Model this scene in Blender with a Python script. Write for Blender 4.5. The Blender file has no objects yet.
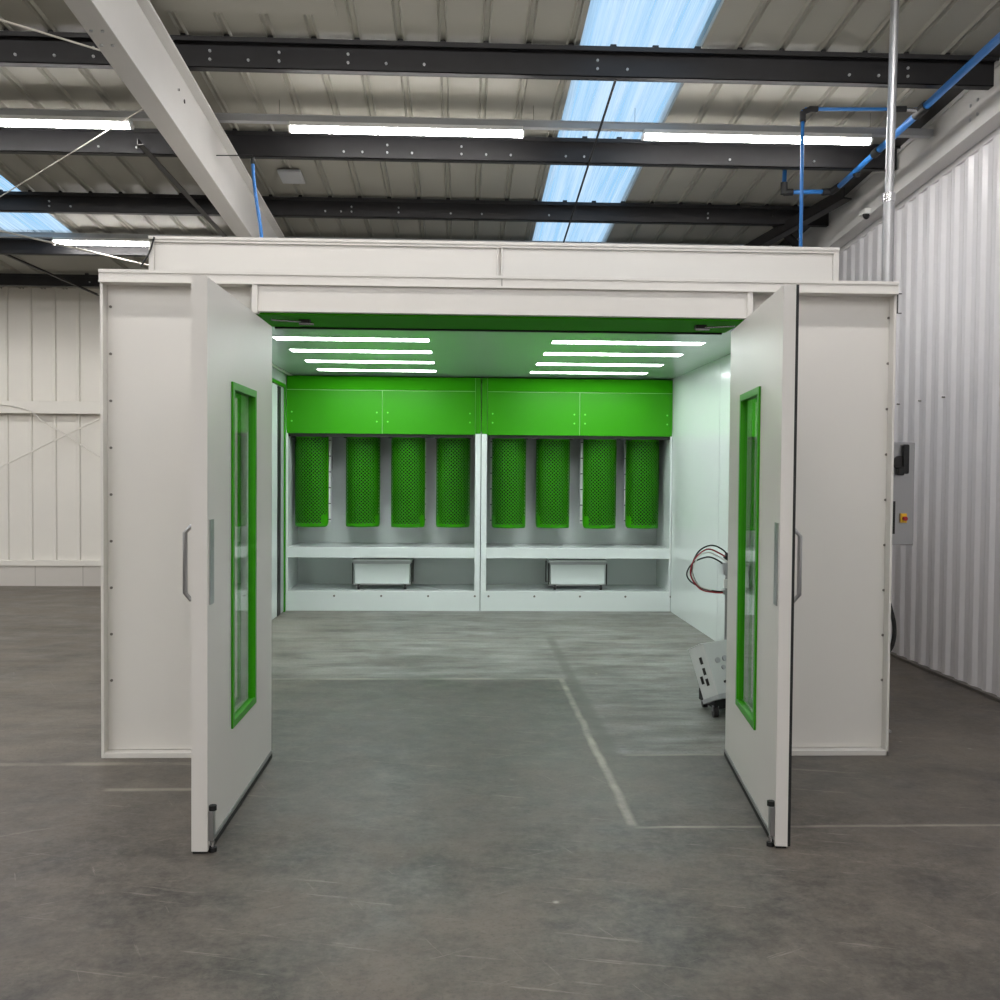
import bpy, math, random
from mathutils import Vector, Matrix
random.seed(4)
PI = math.pi
sc = bpy.context.scene
COL = sc.collection

# ------------------------------------------------------------------ materials
def srgb(r, g, b):
    f = lambda c: c/12.92 if c <= .04045 else ((c+.055)/1.055)**2.4
    return (f(r/255), f(g/255), f(b/255), 1)

class NT:
    def __init__(s, name):
        s.m = bpy.data.materials.new(name); s.m.use_nodes = True
        s.t = s.m.node_tree; s.t.nodes.clear()
        s.out = s.n('ShaderNodeOutputMaterial')
    def n(s, typ, **kw):
        nd = s.t.nodes.new(typ)
        for k, v in kw.items():
            if k.startswith('i_'):
                key = k[2:]
                key = int(key) if key.isdigit() else key.replace('_', ' ')
                nd.inputs[key].default_value = v
            else: setattr(nd, k, v)
        return nd
    def l(s, a, b): s.t.links.new(a, b)
    def math(s, op, a, b=None, c=None, clamp=False):
        nd = s.n('ShaderNodeMath', operation=op, use_clamp=clamp)
        for i, v in enumerate((a, b, c)):
            if v is None: continue
            if isinstance(v, (int, float)): nd.inputs[i].default_value = v
            else: s.l(v, nd.inputs[i])
        return nd.outputs[0]
    def noise(s, vec, scale, detail=4, rough=.55, sc3=None):
        mp = s.n('ShaderNodeMapping')
        if sc3: mp.inputs['Scale'].default_value = sc3
        s.l(vec, mp.inputs[0])
        nd = s.n('ShaderNodeTexNoise'); nd.inputs['Scale'].default_value = scale
        nd.inputs['Detail'].default_value = detail; nd.inputs['Roughness'].default_value = rough
        s.l(mp.outputs[0], nd.inputs['Vector']); return nd.outputs['Fac']
    def ramp(s, fac, a, b, lo=0., hi=1.):
        nd = s.n('ShaderNodeMapRange', clamp=True)
        nd.inputs[1].default_value = a; nd.inputs[2].default_value = b
        nd.inputs[3].default_value = lo; nd.inputs[4].default_value = hi
        s.l(fac, nd.inputs[0]); return nd.outputs[0]
    def mix(s, fac, a, b):
        nd = s.n('ShaderNodeMix', data_type='RGBA')
        for i, v in ((0, fac), (6, a), (7, b)):
            if isinstance(v, (int, float)): nd.inputs[i].default_value = v
            elif isinstance(v, tuple): nd.inputs[i].default_value = v
            else: s.l(v, nd.inputs[i])
        return nd.outputs[2]

def paint(name, col, rough=.4, metal=0., var=.06, scale=3., bump=0., coat=0., spec=.5):
    t = NT(name); tc = t.n('ShaderNodeTexCoord').outputs['Object']
    f = t.noise(tc, scale, 3)
    c2 = tuple(min(1, c*(1-var)) for c in col[:3])+(1,)
    c1 = tuple(min(1, c*(1+var)) for c in col[:3])+(1,)
    b = t.n('ShaderNodeBsdfPrincipled'); t.l(t.mix(f, c2, c1), b.inputs['Base Color'])
    b.inputs['Roughness'].default_value = rough; b.inputs['Metallic'].default_value = metal
    b.inputs['Specular IOR Level'].default_value = spec
    if coat: b.inputs['Coat Weight'].default_value = coat; b.inputs['Coat Roughness'].default_value = .1
    if bump:
        bp = t.n('ShaderNodeBump', i_Strength=bump, i_Distance=.01); t.l(t.noise(tc, scale*8, 3), bp.inputs['Height'])
        t.l(bp.outputs[0], b.inputs['Normal'])
    t.l(b.outputs[0], t.out.inputs[0]); return t.m

def emit(name, col, st):
    t = NT(name); e = t.n('ShaderNodeEmission'); e.inputs[0].default_value = col; e.inputs[1].default_value = st
    t.l(e.outputs[0], t.out.inputs[0]); return t.m

def glass(name):
    t = NT(name); g = t.n('ShaderNodeBsdfGlossy'); g.inputs['Roughness'].default_value = .02
    tr = t.n('ShaderNodeBsdfTransparent'); tr.inputs[0].default_value = (.86, .93, .89, 1)
    ge = t.n('ShaderNodeNewGeometry'); dt = t.n('ShaderNodeVectorMath', operation='DOT_PRODUCT')
    t.l(ge.outputs['Normal'], dt.inputs[0]); t.l(ge.outputs['Incoming'], dt.inputs[1])
    fr = t.math('ADD', t.math('MULTIPLY', t.math('POWER', t.math('SUBTRACT', 1, t.math('ABSOLUTE', dt.outputs['Value'])), 5), .96), .04)
    mx = t.n('ShaderNodeMixShader'); t.l(fr, mx.inputs[0]); t.l(tr.outputs[0], mx.inputs[1]); t.l(g.outputs[0], mx.inputs[2])
    t.l(mx.outputs[0], t.out.inputs[0]); return t.m

def skylight_mat():
    t = NT('skylight_sheet'); tc = t.n('ShaderNodeTexCoord').outputs['Object']
    f1 = t.noise(tc, 1, 4, .6, (16, .35, 1)); f2 = t.noise(tc, 1, 4, .6, (5, .25, 1))
    f = t.ramp(t.math('ADD', f1, t.math('MULTIPLY', f2, .7)), .66, 1.02, .0, .85)
    tr = t.n('ShaderNodeBsdfTransparent'); tr.inputs[0].default_value = (.48, .70, .86, 1)
    tl = t.n('ShaderNodeBsdfTranslucent'); tl.inputs[0].default_value = (.95, .97, 1, 1)
    mx = t.n('ShaderNodeMixShader'); t.l(f, mx.inputs[0]); t.l(tr.outputs[0], mx.inputs[1]); t.l(tl.outputs[0], mx.inputs[2])
    t.l(mx.outputs[0], t.out.inputs[0]); return t.m

def concrete():
    t = NT('concrete_floor'); tc = t.n('ShaderNodeTexCoord').outputs['Object']
    sp = t.n('ShaderNodeSeparateXYZ'); t.l(tc, sp.inputs[0]); X, Y = sp.outputs[0], sp.outputs[1]
    big = t.noise(tc, .55, 4, .6); med = t.noise(tc, 2.3, 6, .65); fine = t.noise(tc, 22, 5, .7)
    streak = t.noise(tc, 1, 6, .7, (1.5, 5.5, 1)); streak2 = t.noise(tc, 1, 5, .7, (1.3, 2.4, 1))
    M = t.math
    wob = M('MULTIPLY', M('SUBTRACT', t.noise(tc, 3.5, 4), .5), .035)
    Xw, Yw = M('ADD', X, wob), M('ADD', Y, wob)
    def gt(a, v, s=.02): return t.ramp(a, v-s, v+s)
    def lt(a, v, s=.02): return t.ramp(a, v-s, v+s, 1, 0)
    AND = lambda *a: a[0] if len(a) == 1 else M('MULTIPLY', a[0], AND(*a[1:]))
    # tones: base grey, brownish outside, greenish grey in the booth
    v = M('ADD', M('MULTIPLY', big, .5), M('MULTIPLY', med, .5))
    base = t.mix(t.ramp(v, .42, .59), srgb(52, 48, 44), srgb(102, 94, 85))
    base = t.mix(t.ramp(fine, .42, .72, 0, .4), base, srgb(118, 112, 105))
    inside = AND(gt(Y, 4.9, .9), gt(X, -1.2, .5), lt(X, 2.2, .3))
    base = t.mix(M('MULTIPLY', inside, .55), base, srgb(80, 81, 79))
    # dusty swept slabs
    dust_area = M('MAXIMUM', AND(gt(Yw, 7.46), lt(Y, 13), gt(X, -1.92), lt(X, 2.4)), AND(gt(Xw, .86), gt(Yw, 5.43), lt(X, 2.4)))
    dust = M('MULTIPLY', dust_area, t.ramp(M('ADD', streak, M('MULTIPLY', streak2, .6)), .66, .98, .05, .9))
    base = t.mix(dust, base, srgb(152, 153, 149))
    dust2 = AND(lt(X, -1.0, .4), gt(Y, 5.4, .3), t.ramp(M('ADD', streak2, streak), .8, 1.25, 0, .6))
    base = t.mix(dust2, base, srgb(140, 132, 120))
    def rotn(ang, sx, sy, d=6):
        mp = t.n('ShaderNodeMapping'); mp.inputs['Rotation'].default_value = (0, 0, ang); t.l(tc, mp.inputs[0])
        return t.noise(mp.outputs[0], 1, d, .75, (sx, sy, 1))
    s1 = t.ramp(rotn(.25, 1.2, 24), .61, .67); s2 = t.ramp(rotn(-.5, 1.5, 28), .63, .69); s3 = t.ramp(rotn(1.1, 1.6, 28), .64, .70)
    scr = M('MULTIPLY', M('MAXIMUM', s1, M('MAXIMUM', s2, s3)), .42)
    cl = t.ramp(t.noise(tc, 6, 8, .75), .42, .66, 0, .38)
    base = t.mix(cl, base, srgb(126, 118, 108))
    grit = t.ramp(t.noise(tc, 60, 3, .7), .3, .5, .35, 0)
    base = t.mix(grit, base, srgb(52, 49, 46))
    base = t.mix(scr, base, srgb(158, 150, 140))
    dk = t.ramp(t.noise(tc, 1.1, 5, .6), .55, .75, 0, .5)
    base = t.mix(dk, base, srgb(70, 66, 62))
    # filled joints and chalk marks on the slab
    def line(C, c, w, *lims):
        d = M('ABSOLUTE', M('SUBTRACT', C, c)); m = t.ramp(d, w*.4, w*1.3, 1, 0)
        return AND(m, *lims) if lims else m
    brk = t.ramp(med, .38, .6, .2, .85)
    xj = M('ADD', Xw, M('MULTIPLY', M('SUBTRACT', Y, 6), 0.0))
    L = line(xj, .775, .022, gt(Y, 4.33), lt(Y, 7.47))
    L = M('MAXIMUM', L, M('MULTIPLY', line(Yw, 7.46, .02, lt(X, .8), gt(X, -1.9)), .8))
    L = M('MAXIMUM', L, M('MULTIPLY', line(Yw, 4.31, .014, gt(X, .77)), .75))
    L = M('MAXIMUM', L, M('MULTIPLY', line(Yw, 5.43, .018, gt(X, .92), lt(X, 1.6)), .5))
    L = M('MAXIMUM', L, M('MULTIPLY', line(Yw, 5.3, .03, lt(X, -1.3)), .55))
    L = M('MAXIMUM', L, M('MULTIPLY', line(Yw, 4.87, .025, lt(X, -1.05), gt(X, -1.7)), .6))
    L = M('MAXIMUM', L, M('MULTIPLY', line(Yw, 9.2, .02, gt(X, -1.9), lt(X, 2.4)), .4))
    base = t.mix(M('MULTIPLY', L, brk), base, srgb(172, 166, 152))
    D = line(xj, .86, .045, gt(Y, 5.4), lt(Y, 9.3))
    base = t.mix(M('MULTIPLY', D, .55), base, srgb(82, 80, 74))
    spots = t.n('ShaderNodeTexVoronoi'); spots.inputs['Scale'].default_value = 3.1; t.l(tc, spots.inputs['Vector'])
    sm = M('MULTIPLY', t.ramp(spots.outputs['Distance'], .02, .05, 1, 0), t.ramp(med, .5, .6))
    base = t.mix(M('MULTIPLY', sm, .6), base, srgb(185, 180, 170))
    b = t.n('ShaderNodeBsdfPrincipled'); t.l(base, b.inputs['Base Color'])
    rr = M('ADD', t.ramp(med, .3, .7, .38, .6), M('MULTIPLY', dust, .2)); t.l(rr, b.inputs['Roughness'])
    b.inputs['Specular IOR Level'].default_value = .4
    bp = t.n('ShaderNodeBump', i_Strength=.25, i_Distance=.004); t.l(M('ADD', med, fine), bp.inputs['Height']); t.l(bp.outputs[0], b.inputs['Normal'])
    t.l(b.outputs[0], t.out.inputs[0]); return t.m

def blockwork():
    t = NT('painted_blockwork'); tc = t.n('ShaderNodeTexCoord').outputs['Object']
    mp = t.n('ShaderNodeMapping'); mp.inputs['Rotation'].default_value = (PI/2, 0, 0); t.l(tc, mp.inputs[0])
    br = t.n('ShaderNodeTexBrick'); t.l(mp.outputs[0], br.inputs[0])
    br.inputs['Scale'].default_value = 1; br.inputs['Brick Width'].default_value = .62; br.inputs['Row Height'].default_value = .3
    br.inputs['Mortar Size'].default_value = .006
    br.inputs['Color1'].default_value = srgb(205, 200, 193); br.inputs['Color2'].default_value = srgb(196, 191, 184); br.inputs['Mortar'].default_value = srgb(165, 160, 152)
    b = t.n('ShaderNodeBsdfPrincipled'); b.inputs['Roughness'].default_value = .7
    t.l(br.outputs[0], b.inputs['Base Color'])
    bp = t.n('ShaderNodeBump', i_Strength=.3, i_Distance=.01); t.l(t.noise(tc, 30, 4), bp.inputs['Height']); t.l(bp.outputs[0], b.inputs['Normal'])
    t.l(b.outputs[0], t.out.inputs[0]); return t.m

M = dict(
    booth=paint('booth_white_paint', srgb(214, 210, 205), .38, var=.015),
    inner=paint('booth_inner_white', srgb(222, 228, 226), .22, var=.015, coat=.3),
    ceil=paint('booth_ceiling_gloss', srgb(188, 194, 194), .2, var=.01, coat=.25),
    green=paint('green_powder_coat', srgb(50, 144, 2), .36, var=.03, spec=.25),
    green2=paint('green_matt_coat', srgb(50, 150, 2), .75, var=.03, spec=.12),
    seam=paint('seam_edge_highlight', srgb(150, 205, 130), .4),  # pale green stands in for the highlight along the panel edges
    grey=paint('galvanised_grey', srgb(176, 178, 180), .42, var=.04, metal=.2),
    roof=paint('roof_liner', srgb(150, 148, 138), .6, var=.06, scale=1.2),
    purlin=paint('purlin_dark', srgb(33, 32, 34), .55, var=.3, scale=9, metal=.1),
    rafter=paint('rafter_paint', srgb(205, 203, 200), .5, var=.05),
    cladb=paint('cladding_back', srgb(222, 218, 210), .55, var=.03),
    cladr=paint('cladding_side', srgb(226, 224, 226), .3, var=.02),
    black=paint('black_rubber', srgb(18, 18, 19), .6),
    dark=paint('dark_metal', srgb(46, 44, 44), .45, metal=.4),
    steel=paint('brushed_steel', srgb(165, 165, 166), .3, metal=.9),
    chrome=paint('zinc_steel', srgb(190, 190, 192), .22, metal=1.),
    conduit=paint('conduit_steel', srgb(172, 172, 174), .35, metal=.7),
    blue=paint('blue_air_pipe', srgb(44, 114, 186), .35, var=.03),
    wire=paint('pale_rod', srgb(190, 186, 176), .5),
    red=paint('red_hose', srgb(150, 24, 40), .4),
    yellow=paint('yellow_plate', srgb(225, 175, 40), .45),
    plastic=paint('white_plastic', srgb(225, 225, 222), .4),
    pleat=paint('filter_pleats_shade', srgb(24, 30, 24), .9), strip=paint('filter_edge_white', srgb(228, 232, 226), .6),  # pleats coloured near black to paint the shade behind the guard holes
    unit=paint('trolley_grey', srgb(205, 208, 206), .45),
    screw=paint('screw_heads', srgb(112, 107, 102), .5, metal=.3),
    rscrew=paint('rivet_green', srgb(120, 215, 90), .35),
    tube=emit('hall_led', (1, .975, .95, 1), 58),
    blight=emit('booth_led', (.93, 1, .985, 1), 19),
    glass=glass('window_glass'), sky=skylight_mat(), floor=concrete(), block=blockwork(),
)

# ------------------------------------------------------------------ mesh builder
class MB:
    def __init__(s): s.v = []; s.f = []; s.m = []; s.sm = []; s.mats = []; s.T = None
    def mi(s, m):
        if m not in s.mats: s.mats.append(m)
        return s.mats.index(m)
    def add(s, vs, fs, m, smooth=False):
        o = len(s.v)
        for p in vs:
            p = Vector(p)
            s.v.append(s.T @ p if s.T is not None else p)
        k = s.mi(m)
        for f in fs: s.f.append([o+i for i in f]); s.m.append(k); s.sm.append(smooth)
        return s
    def box(s, x0, x1, y0, y1, z0, z1, m):
        x0, x1 = sorted((x0, x1)); y0, y1 = sorted((y0, y1)); z0, z1 = sorted((z0, z1))
        vs = [(x, y, z) for z in (z0, z1) for y in (y0, y1) for x in (x0, x1)]
        return s.add(vs, [(0, 2, 3, 1), (4, 5, 7, 6), (0, 1, 5, 4), (1, 3, 7, 5), (3, 2, 6, 7), (2, 0, 4, 6)], m)
    def beam(s, x0, x1, za, zb, slope, y0, y1, m):      # a box that follows the roof: z = z0 - slope*y
        vs = [(x, y, z-slope*y) for z in (za, zb) for y in (y0, y1) for x in (x0, x1)]
        return s.add(vs, [(0, 2, 3, 1), (4, 5, 7, 6), (0, 1, 5, 4), (1, 3, 7, 5), (3, 2, 6, 7), (2, 0, 4, 6)], m)
    def prism(s, prof, a, b, m, axis='z', smooth=False):  # closed 2d profile extruded from a to b
        n = len(prof)
        P = {'z': lambda p, h: (p[0], p[1], h), 'x': lambda p, h: (h, p[0], p[1]), 'y': lambda p, h: (p[0], h, p[1])}[axis]
        vs = [P(p, a) for p in prof]+[P(p, b) for p in prof]
        fs = [(i, (i+1) % n, n+(i+1) % n, n+i) for i in range(n)]+[list(range(n))[::-1], list(range(n, 2*n))]
        return s.add(vs, fs, m, smooth)
    def cyl(s, p, q, r, m, seg=14, r2=None):
        p, q = Vector(p), Vector(q); r2 = r if r2 is None else r2
        d = (q-p).normalized(); u = d.orthogonal().normalized(); w = d.cross(u)
        c = [(math.cos(2*PI*i/seg), math.sin(2*PI*i/seg)) for i in range(seg)]
        vs = [p+(u*a+w*b)*r for a, b in c]+[q+(u*a+w*b)*r2 for a, b in c]
        s.add(vs, [(i, (i+1) % seg, seg+(i+1) % seg, seg+i) for i in range(seg)], m, True)
        o = len(vs)
        s.add([p+(u*a+w*b)*r for a, b in c], [list(range(seg))[::-1]], m); s.add([q+(u*a+w*b)*r2 for a, b in c], [list(range(seg))], m)
        return s
    def tube(s, pts, r, m, seg=10, curve=False):
        pts = [Vector(p) for p in pts]
        if curve:
            out = []
            for i in range(len(pts)-1):
                p0 = pts[max(i-1, 0)]; p1 = pts[i]; p2 = pts[i+1]; p3 = pts[min(i+2, len(pts)-1)]
                for k in range(8):
                    t = k/8
                    out.append(.5*((2*p1)+(p2-p0)*t+(2*p0-5*p1+4*p2-p3)*t*t+(3*p1-p0-3*p2+p3)*t**3))
            pts = out+[pts[-1]]
        vs = []; u = None
        for i, p in enumerate(pts):
            d = (pts[min(i+1, len(pts)-1)]-pts[max(i-1, 0)]).normalized()
            if u is None: u = d.orthogonal().normalized()
            else: u = (u-d*u.dot(d)).normalized()
            w = d.cross(u)
            vs += [p+(u*math.cos(2*PI*k/seg)+w*math.sin(2*PI*k/seg))*r for k in range(seg)]
        fs = [(i*seg+k, i*seg+(k+1) % seg, (i+1)*seg+(k+1) % seg, (i+1)*seg+k) for i in range(len(pts)-1) for k in range(seg)]
        fs += [list(range(seg))[::-1], [len(vs)-seg+k for k in range(seg)]]
        return s.add(vs, fs, m, True)
    def build(s, name, parent=None, bevel=0, seg=2):
        me = bpy.data.meshes.new(name)
        off = Vector((0, 0, 0))
        if parent is not None and not parent.get('_local'):
            off = world_loc(parent)
        me.from_pydata([v-off for v in s.v], [], s.f)
        for m in s.mats: me.materials.append(m)
        me.polygons.foreach_set('material_index', s.m); me.polygons.foreach_set('use_smooth', s.sm)
        me.update()
        o = bpy.data.objects.new(name, me); COL.objects.link(o)
        if parent is not None:
            o.parent = parent
            if parent.get('_local'): o['_local'] = 1
        if bevel:
            b = o.modifiers.new('bevel', 'BEVEL'); b.width = bevel; b.segments = seg; b.limit_method = 'ANGLE'
        return o

def world_loc(o):
    p = Vector((0, 0, 0))
    while o is not None: p += o.location; o = o.parent
    return p
def tag(o, label, cat, group=None):
    o['label'] = label; o['category'] = cat
    if group: o['group'] = group
    return o
def thing(name, label, cat, loc=(0, 0, 0), group=None):
    o = bpy.data.objects.new(name, None); COL.objects.link(o); o.location = loc; o.empty_display_size = .1
    return tag(o, label, cat, group)
def kids(o): return [c for c in bpy.data.objects if c.parent == o]
def copy_tree(o, parent=None):
    c = o.copy(); COL.objects.link(c); c.parent = parent
    for k in kids(o): copy_tree(k, c)
    return c
def struct(o): o['kind'] = 'structure'; return o
B = lambda: MB()

# ------------------------------------------------------------------ hall shell
S = .069; RZ = 4.85                       # roof: z = RZ - S*y
WR = 3.76; YB = 13.43; XLH = -13.; YR = -9.
b = B(); b.box(XLH-.2, WR+.2, YR-.2, YB+.3, -.2, 0, M['floor']); struct(b.build('floor'))

def corrug(u0, u1, pitch, depth, wtop, wflat):         # polyline (u, d): d = 0 on the face, depth proud
    pts = []; u = u0
    r = (pitch-wtop-wflat)/2
    while u < u1-1e-6:
        pts += [(u, 0), (u+wflat, 0), (u+wflat+r, depth), (u+wflat+r+wtop, depth)]
        u += pitch
    pts = [p for p in pts if p[0] <= u1]; pts.append((u1, 0)); return pts

# side wall of corrugated sheet, its top following the roof
b = B(); prof = corrug(YR, YB, .2, .018, .05, .06)
vs = []; fs = []
for y, d in prof:
    x = WR-d; vs += [(x, y, .02), (x, y, 4.43-S*y), (WR+.06, y, 0.02), (WR+.06, y, 4.43-S*y)]
for i in range(len(prof)-1):
    a = 4*i; c = a+4
    fs += [(a, c, c+1, a+1), (a+2, a+3, c+3, c+2), (a+1, c+1, c+3, a+3), (a, a+2, c+2, c)]
b.add(vs, fs, M['cladr'])
for y in (7.63, 8.03, 8.43, 8.83): b.cyl((WR-.024, y, 2.16), (WR+.01, y, 2.16), .006, M['screw'], 8)
struct(b.build('wall_east'))
b = B(); b.beam(WR-.02, WR+.1, 4.41, 4.86, S, YR, YB, M['cladr']); struct(b.build('wall_east_upper'))
# debris line / flashing at the foot of the side wall
b = B(); b.box(WR-.05, WR-.001, YR, YB-.1, 0, .022, M['screw']); struct(b.build('trim_1'))

# back wall
def clad_back(name, x0, x1, z0, z1, pitch, phase, m, inv=False):
    b = B(); prof = []
    u = phase+math.floor((x0-phase)/pitch)*pitch
    prof.append((x0, YB))
    while u < x1:
        for du, dd in ((0, 0), (.012, .022), (.045, .022), (.057, 0)):
            if x0 < u+du < x1: prof.append((u+du, YB+(dd if inv else -dd)))
        u += pitch
    prof.append((x1, YB))
    full = prof+[(x1, YB+.1), (x0, YB+.1)]
    b.prism(full, z0, z1, m, 'z'); return struct(b.build(name))
clad_back('wall_back', XLH, WR, .33, 2.3, .31, -5.98, M['cladb'])
clad_back('wall_back_upper', XLH, WR, 2.3, 3.93, .31, -5.98, M['cladb'])
b = B(); b.box(XLH, WR, YB-.035, YB+.12, 0, .27, M['block']); struct(b.build('wall_back_plinth'))
b = B(); b.box(XLH, WR, YB-.06, YB+.1, .27, .34, M['cladb']); struct(b.build('trim_2', bevel=.006))
b = B(); b.box(XLH, WR, YB+.12, YB+.2, 0, 4.3, M['dark']); struct(b.build('wall_back_outer'))
b = B(); b.box(XLH-.1, XLH, YR, YB, 0, 6, M['cladb']); struct(b.build('wall_west'))
b = B(); b.box(XLH, WR, YR-.1, YR, 0, 6, M['cladb']); struct(b.build('wall_front'))
# side rail on the back wall
r = B(); r.box(XLH+.1, WR-.1, YB-.13, YB-.024, 2.29, 2.40, M['cladb']); r.box(XLH+.1, WR-.1, YB-.15, YB-.13, 2.27, 2.43, M['cladb'])
tag(r.build('sheeting_rail', bevel=.004), 'cream horizontal sheeting rail fixed across the ribbed back wall', 'rail')

# roof liner with rib lines, split by skylights
def roof_strip(x0, x1):
    b = B(); P = .281; ph = -.125; pts = [(x0, 0)]
    u = ph+math.floor((x0-ph)/P)*P
    while u < x1:
        for du, dd in ((-.03, 0), (-.02, -.022), (-.012, 0), (.012, 0), (.02, -.022), (.03, 0)):
            if x0 < u+du < x1: pts.append((u+du, dd))
        u += P
    pts.append((x1, 0)); n = len(pts)
    y0, y1 = YR-.1, YB+.2
    lo0 = [(x, y0, RZ+d-S*y0) for x, d in pts]; lo1 = [(x, y1, RZ+d-S*y1) for x, d in pts]
    hi = [(x, y, RZ+.08-S*y) for y in (y0, y1) for x in (x0, x1)]
    vs = lo0+lo1+hi
    fs = [(i, n+i, n+i+1, i+1) for i in range(n-1)]+[(2*n, 2*n+1, 2*n+3, 2*n+2), (0, n, 2*n+2, 2*n), (n-1, 2*n+1, 2*n+3, 2*n-1)]
    b.add(vs, fs, M['roof']); return b
SKY = [(-12.2, -11.4), (-8.3, -7.5), (-4.98, -4.17), (.779, 1.581)]
xs = [XLH-.1]+[v for s_ in SKY for v in s_]+[WR+.3]
allb = B()
allb.beam(SKY[2][0], SKY[2][1], RZ, RZ+.08, S, 11.2, YB+.2, M['roof'])
for i in range(0, len(xs), 2):
    q = roof_strip(xs[i], xs[i+1]); allb.add(q.v, q.f, M['roof'])
struct(allb.build('ceiling'))
for i, (a, c) in enumerate(SKY):
    b = B(); n = 12; y0, y1 = YR, (YB+.1 if i != 2 else 11.2); pts = []
    for k in range(n+1):
        x = a+(c-a)*k/n; pts.append((x, .02 if k % 3 else -.004))
    vs = [(x, y0, RZ+.02+d-S*y0) for x, d in pts]+[(x, y1, RZ+.02+d-S*y1) for x, d in pts]
    b.add(vs, [(k, n+1+k, n+2+k, k+1) for k in range(n)], M['sky'])
    struct(b.build('window_%d' % (i+1)))

# ------------------------------------------------------------------ roof steelwork
plab = ['dark steel roof purlin crossing in front of all the strip lights, lowest over the viewer',
        'dark steel roof purlin just behind the long row of strip lights',
        'dark steel roof purlin third from the viewer, seen just above the booth',
        'dark steel roof purlin fourth back, glimpsed beyond the booth beside a skylight',
        'dark steel roof purlin last before the back wall, above its ribbed sheets']
plab[0] = 'dark steel roof purlin in front of the row of strip lights, first of the five'
bolts = [(-2.9, -2.65, -2.4, -2.2, -1.65, -1.4, -1.2, -.75, -.5, -.25, .9, 1.1, 2.6, 2.8, 3.0),
         (-2.9, -2.6, -2.3, -.95, -.8, -.6, -.4, 0, .2, .4, .85, 1.0, 2.2, 2.9),
         (-3.9, -3.7, -1.3, -1.15, -1.05, -.6, -.1, .2, .85, 2.4), (-4.1,), (-4.6,)]
for i, y in enumerate((6.7, 8.2, 9.72, 11.15, 12.68)):
    z = RZ-S*y-.025; h = (.175, .18, .165, .17, .13)[i]; b = B(); x0, x1 = XLH+.05, WR-.165; m = M['purlin']
    b.box(x0, x1, y, y+.006, z-h, z, m); b.box(x0, x1, y-.06, y, z-.008, z, m); b.box(x0, x1, y, y+.07, z-h, z-h+.006, m)
    b.box(x0, x1, y-.066, y-.06, z-.03, z, m); b.box(x0, x1, y+.064, y+.07, z-h, z-h+.025, m)
    u = -.125
    for k in range(-16, 14):
        x = -.125+.281*k
        if x < WR-.1: b.box(x-.02, x+.02, y-.05, y-.02, z-.001, z+.02, m)
    for x in bolts[i]:
        for zz in ((z-h+.05,) if int(x*20) % 3 else (z-h+.05, z-.07)):
            b.cyl((x, y-.012, zz), (x, y+.0, zz), .009, M['grey'], 8)
    tag(b.build('roof_purlin'), plab[i], 'roof beam', 'dark purlins under the roof')

# white rafter that runs down the roof slope above the booth
b = B(); m = M['rafter']; y0, y1 = YR+.05, YB-.15
zb = 4.2; zt = 4.6; xc0, xc1 = -1.96, -1.82
b.beam(xc0, xc1, zb, zb+.018, S, y0, y1, m); b.beam(xc0, -1.765, zt-.018, zt, S, y0, y1, m)
b.beam(-1.90, -1.885, zb+.018, zt-.018, S, y0, y1, m)
# haunch web plate closer to the flange edge gives the flat broad side seen in the photo
b.beam(-1.845, -1.83, zb+.018, zt-.018, S, y0, y1, m)
b.cyl((-1.832, 6.75, 3.98), (-1.826, 6.75, 3.98), .014, M['dark'], 10); b.cyl((-1.832, 6.6, 4.0), (-1.82, 6.6, 4.0), .009, M['chrome'], 8)
for yy in (5.35, 5.5): b.cyl((-1.93, yy, zb-S*yy-.008), (-1.93, yy, zb-S*yy+.002), .01, M['grey'], 8); b.cyl((-1.87, yy, zb-S*yy-.008), (-1.87, yy, zb-S*yy+.002), .01, M['grey'], 8)
rf = tag(b.build('rafter', bevel=.003), 'white steel roof rafter sloping down over the booth, crossing the dark purlins', 'roof beam')
# rafter over the ribbed side wall
b = B(); xa = 3.6
b.beam(xa, WR-.03, 4.45, 4.47, S, y0, y1, m); b.beam(xa, WR-.03, 4.79, 4.81, S, y0, y1, m); b.beam(xa+.02, xa+.03, 4.47, 4.79, S, y0, y1, m)
b.beam(xa-.003, xa, 4.45, 4.49, S, y0, y1, m); b.beam(xa-.003, xa, 4.775, 4.81, S, y0, y1, m)
for yy in (6.95, 7.05):
    for d in (.1, .2): b.cyl((xa+.012, yy, 4.47+d-S*yy), (xa+.02, yy, 4.47+d-S*yy), .012, M['grey'], 8)
tag(b.build('rafter', bevel=.003), 'pale grey steel rafter along the top of the ribbed side wall', 'roof beam')
b = B(); b.beam(3.50, 3.6, 4.812, 4.845, S, y0, y1, M['dark'])  # dark strip added in place of the shadow band under the roof edge
tag(b.build('eaves_shade_strip'), 'dark strip standing in for the shadow between the roof liner and the side wall rafter', 'shade strip')
# plate under the liner
b = B(); b.beam(-1.86, -.78, 4.81, 4.825, S, 5.2, 6.32, M['roof']); tag(b.build('liner_patch'), 'flat grey sheet patch under the roof beside the white rafter', 'metal sheet')
b = B(); b.beam(-1.62, -1.42, 4.80, 4.82, S, 8.95, 9.25, M['grey']); tag(b.build('junction_plate'), 'small grey plate under the roof beside the hanging blue air hose', 'metal plate')
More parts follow.
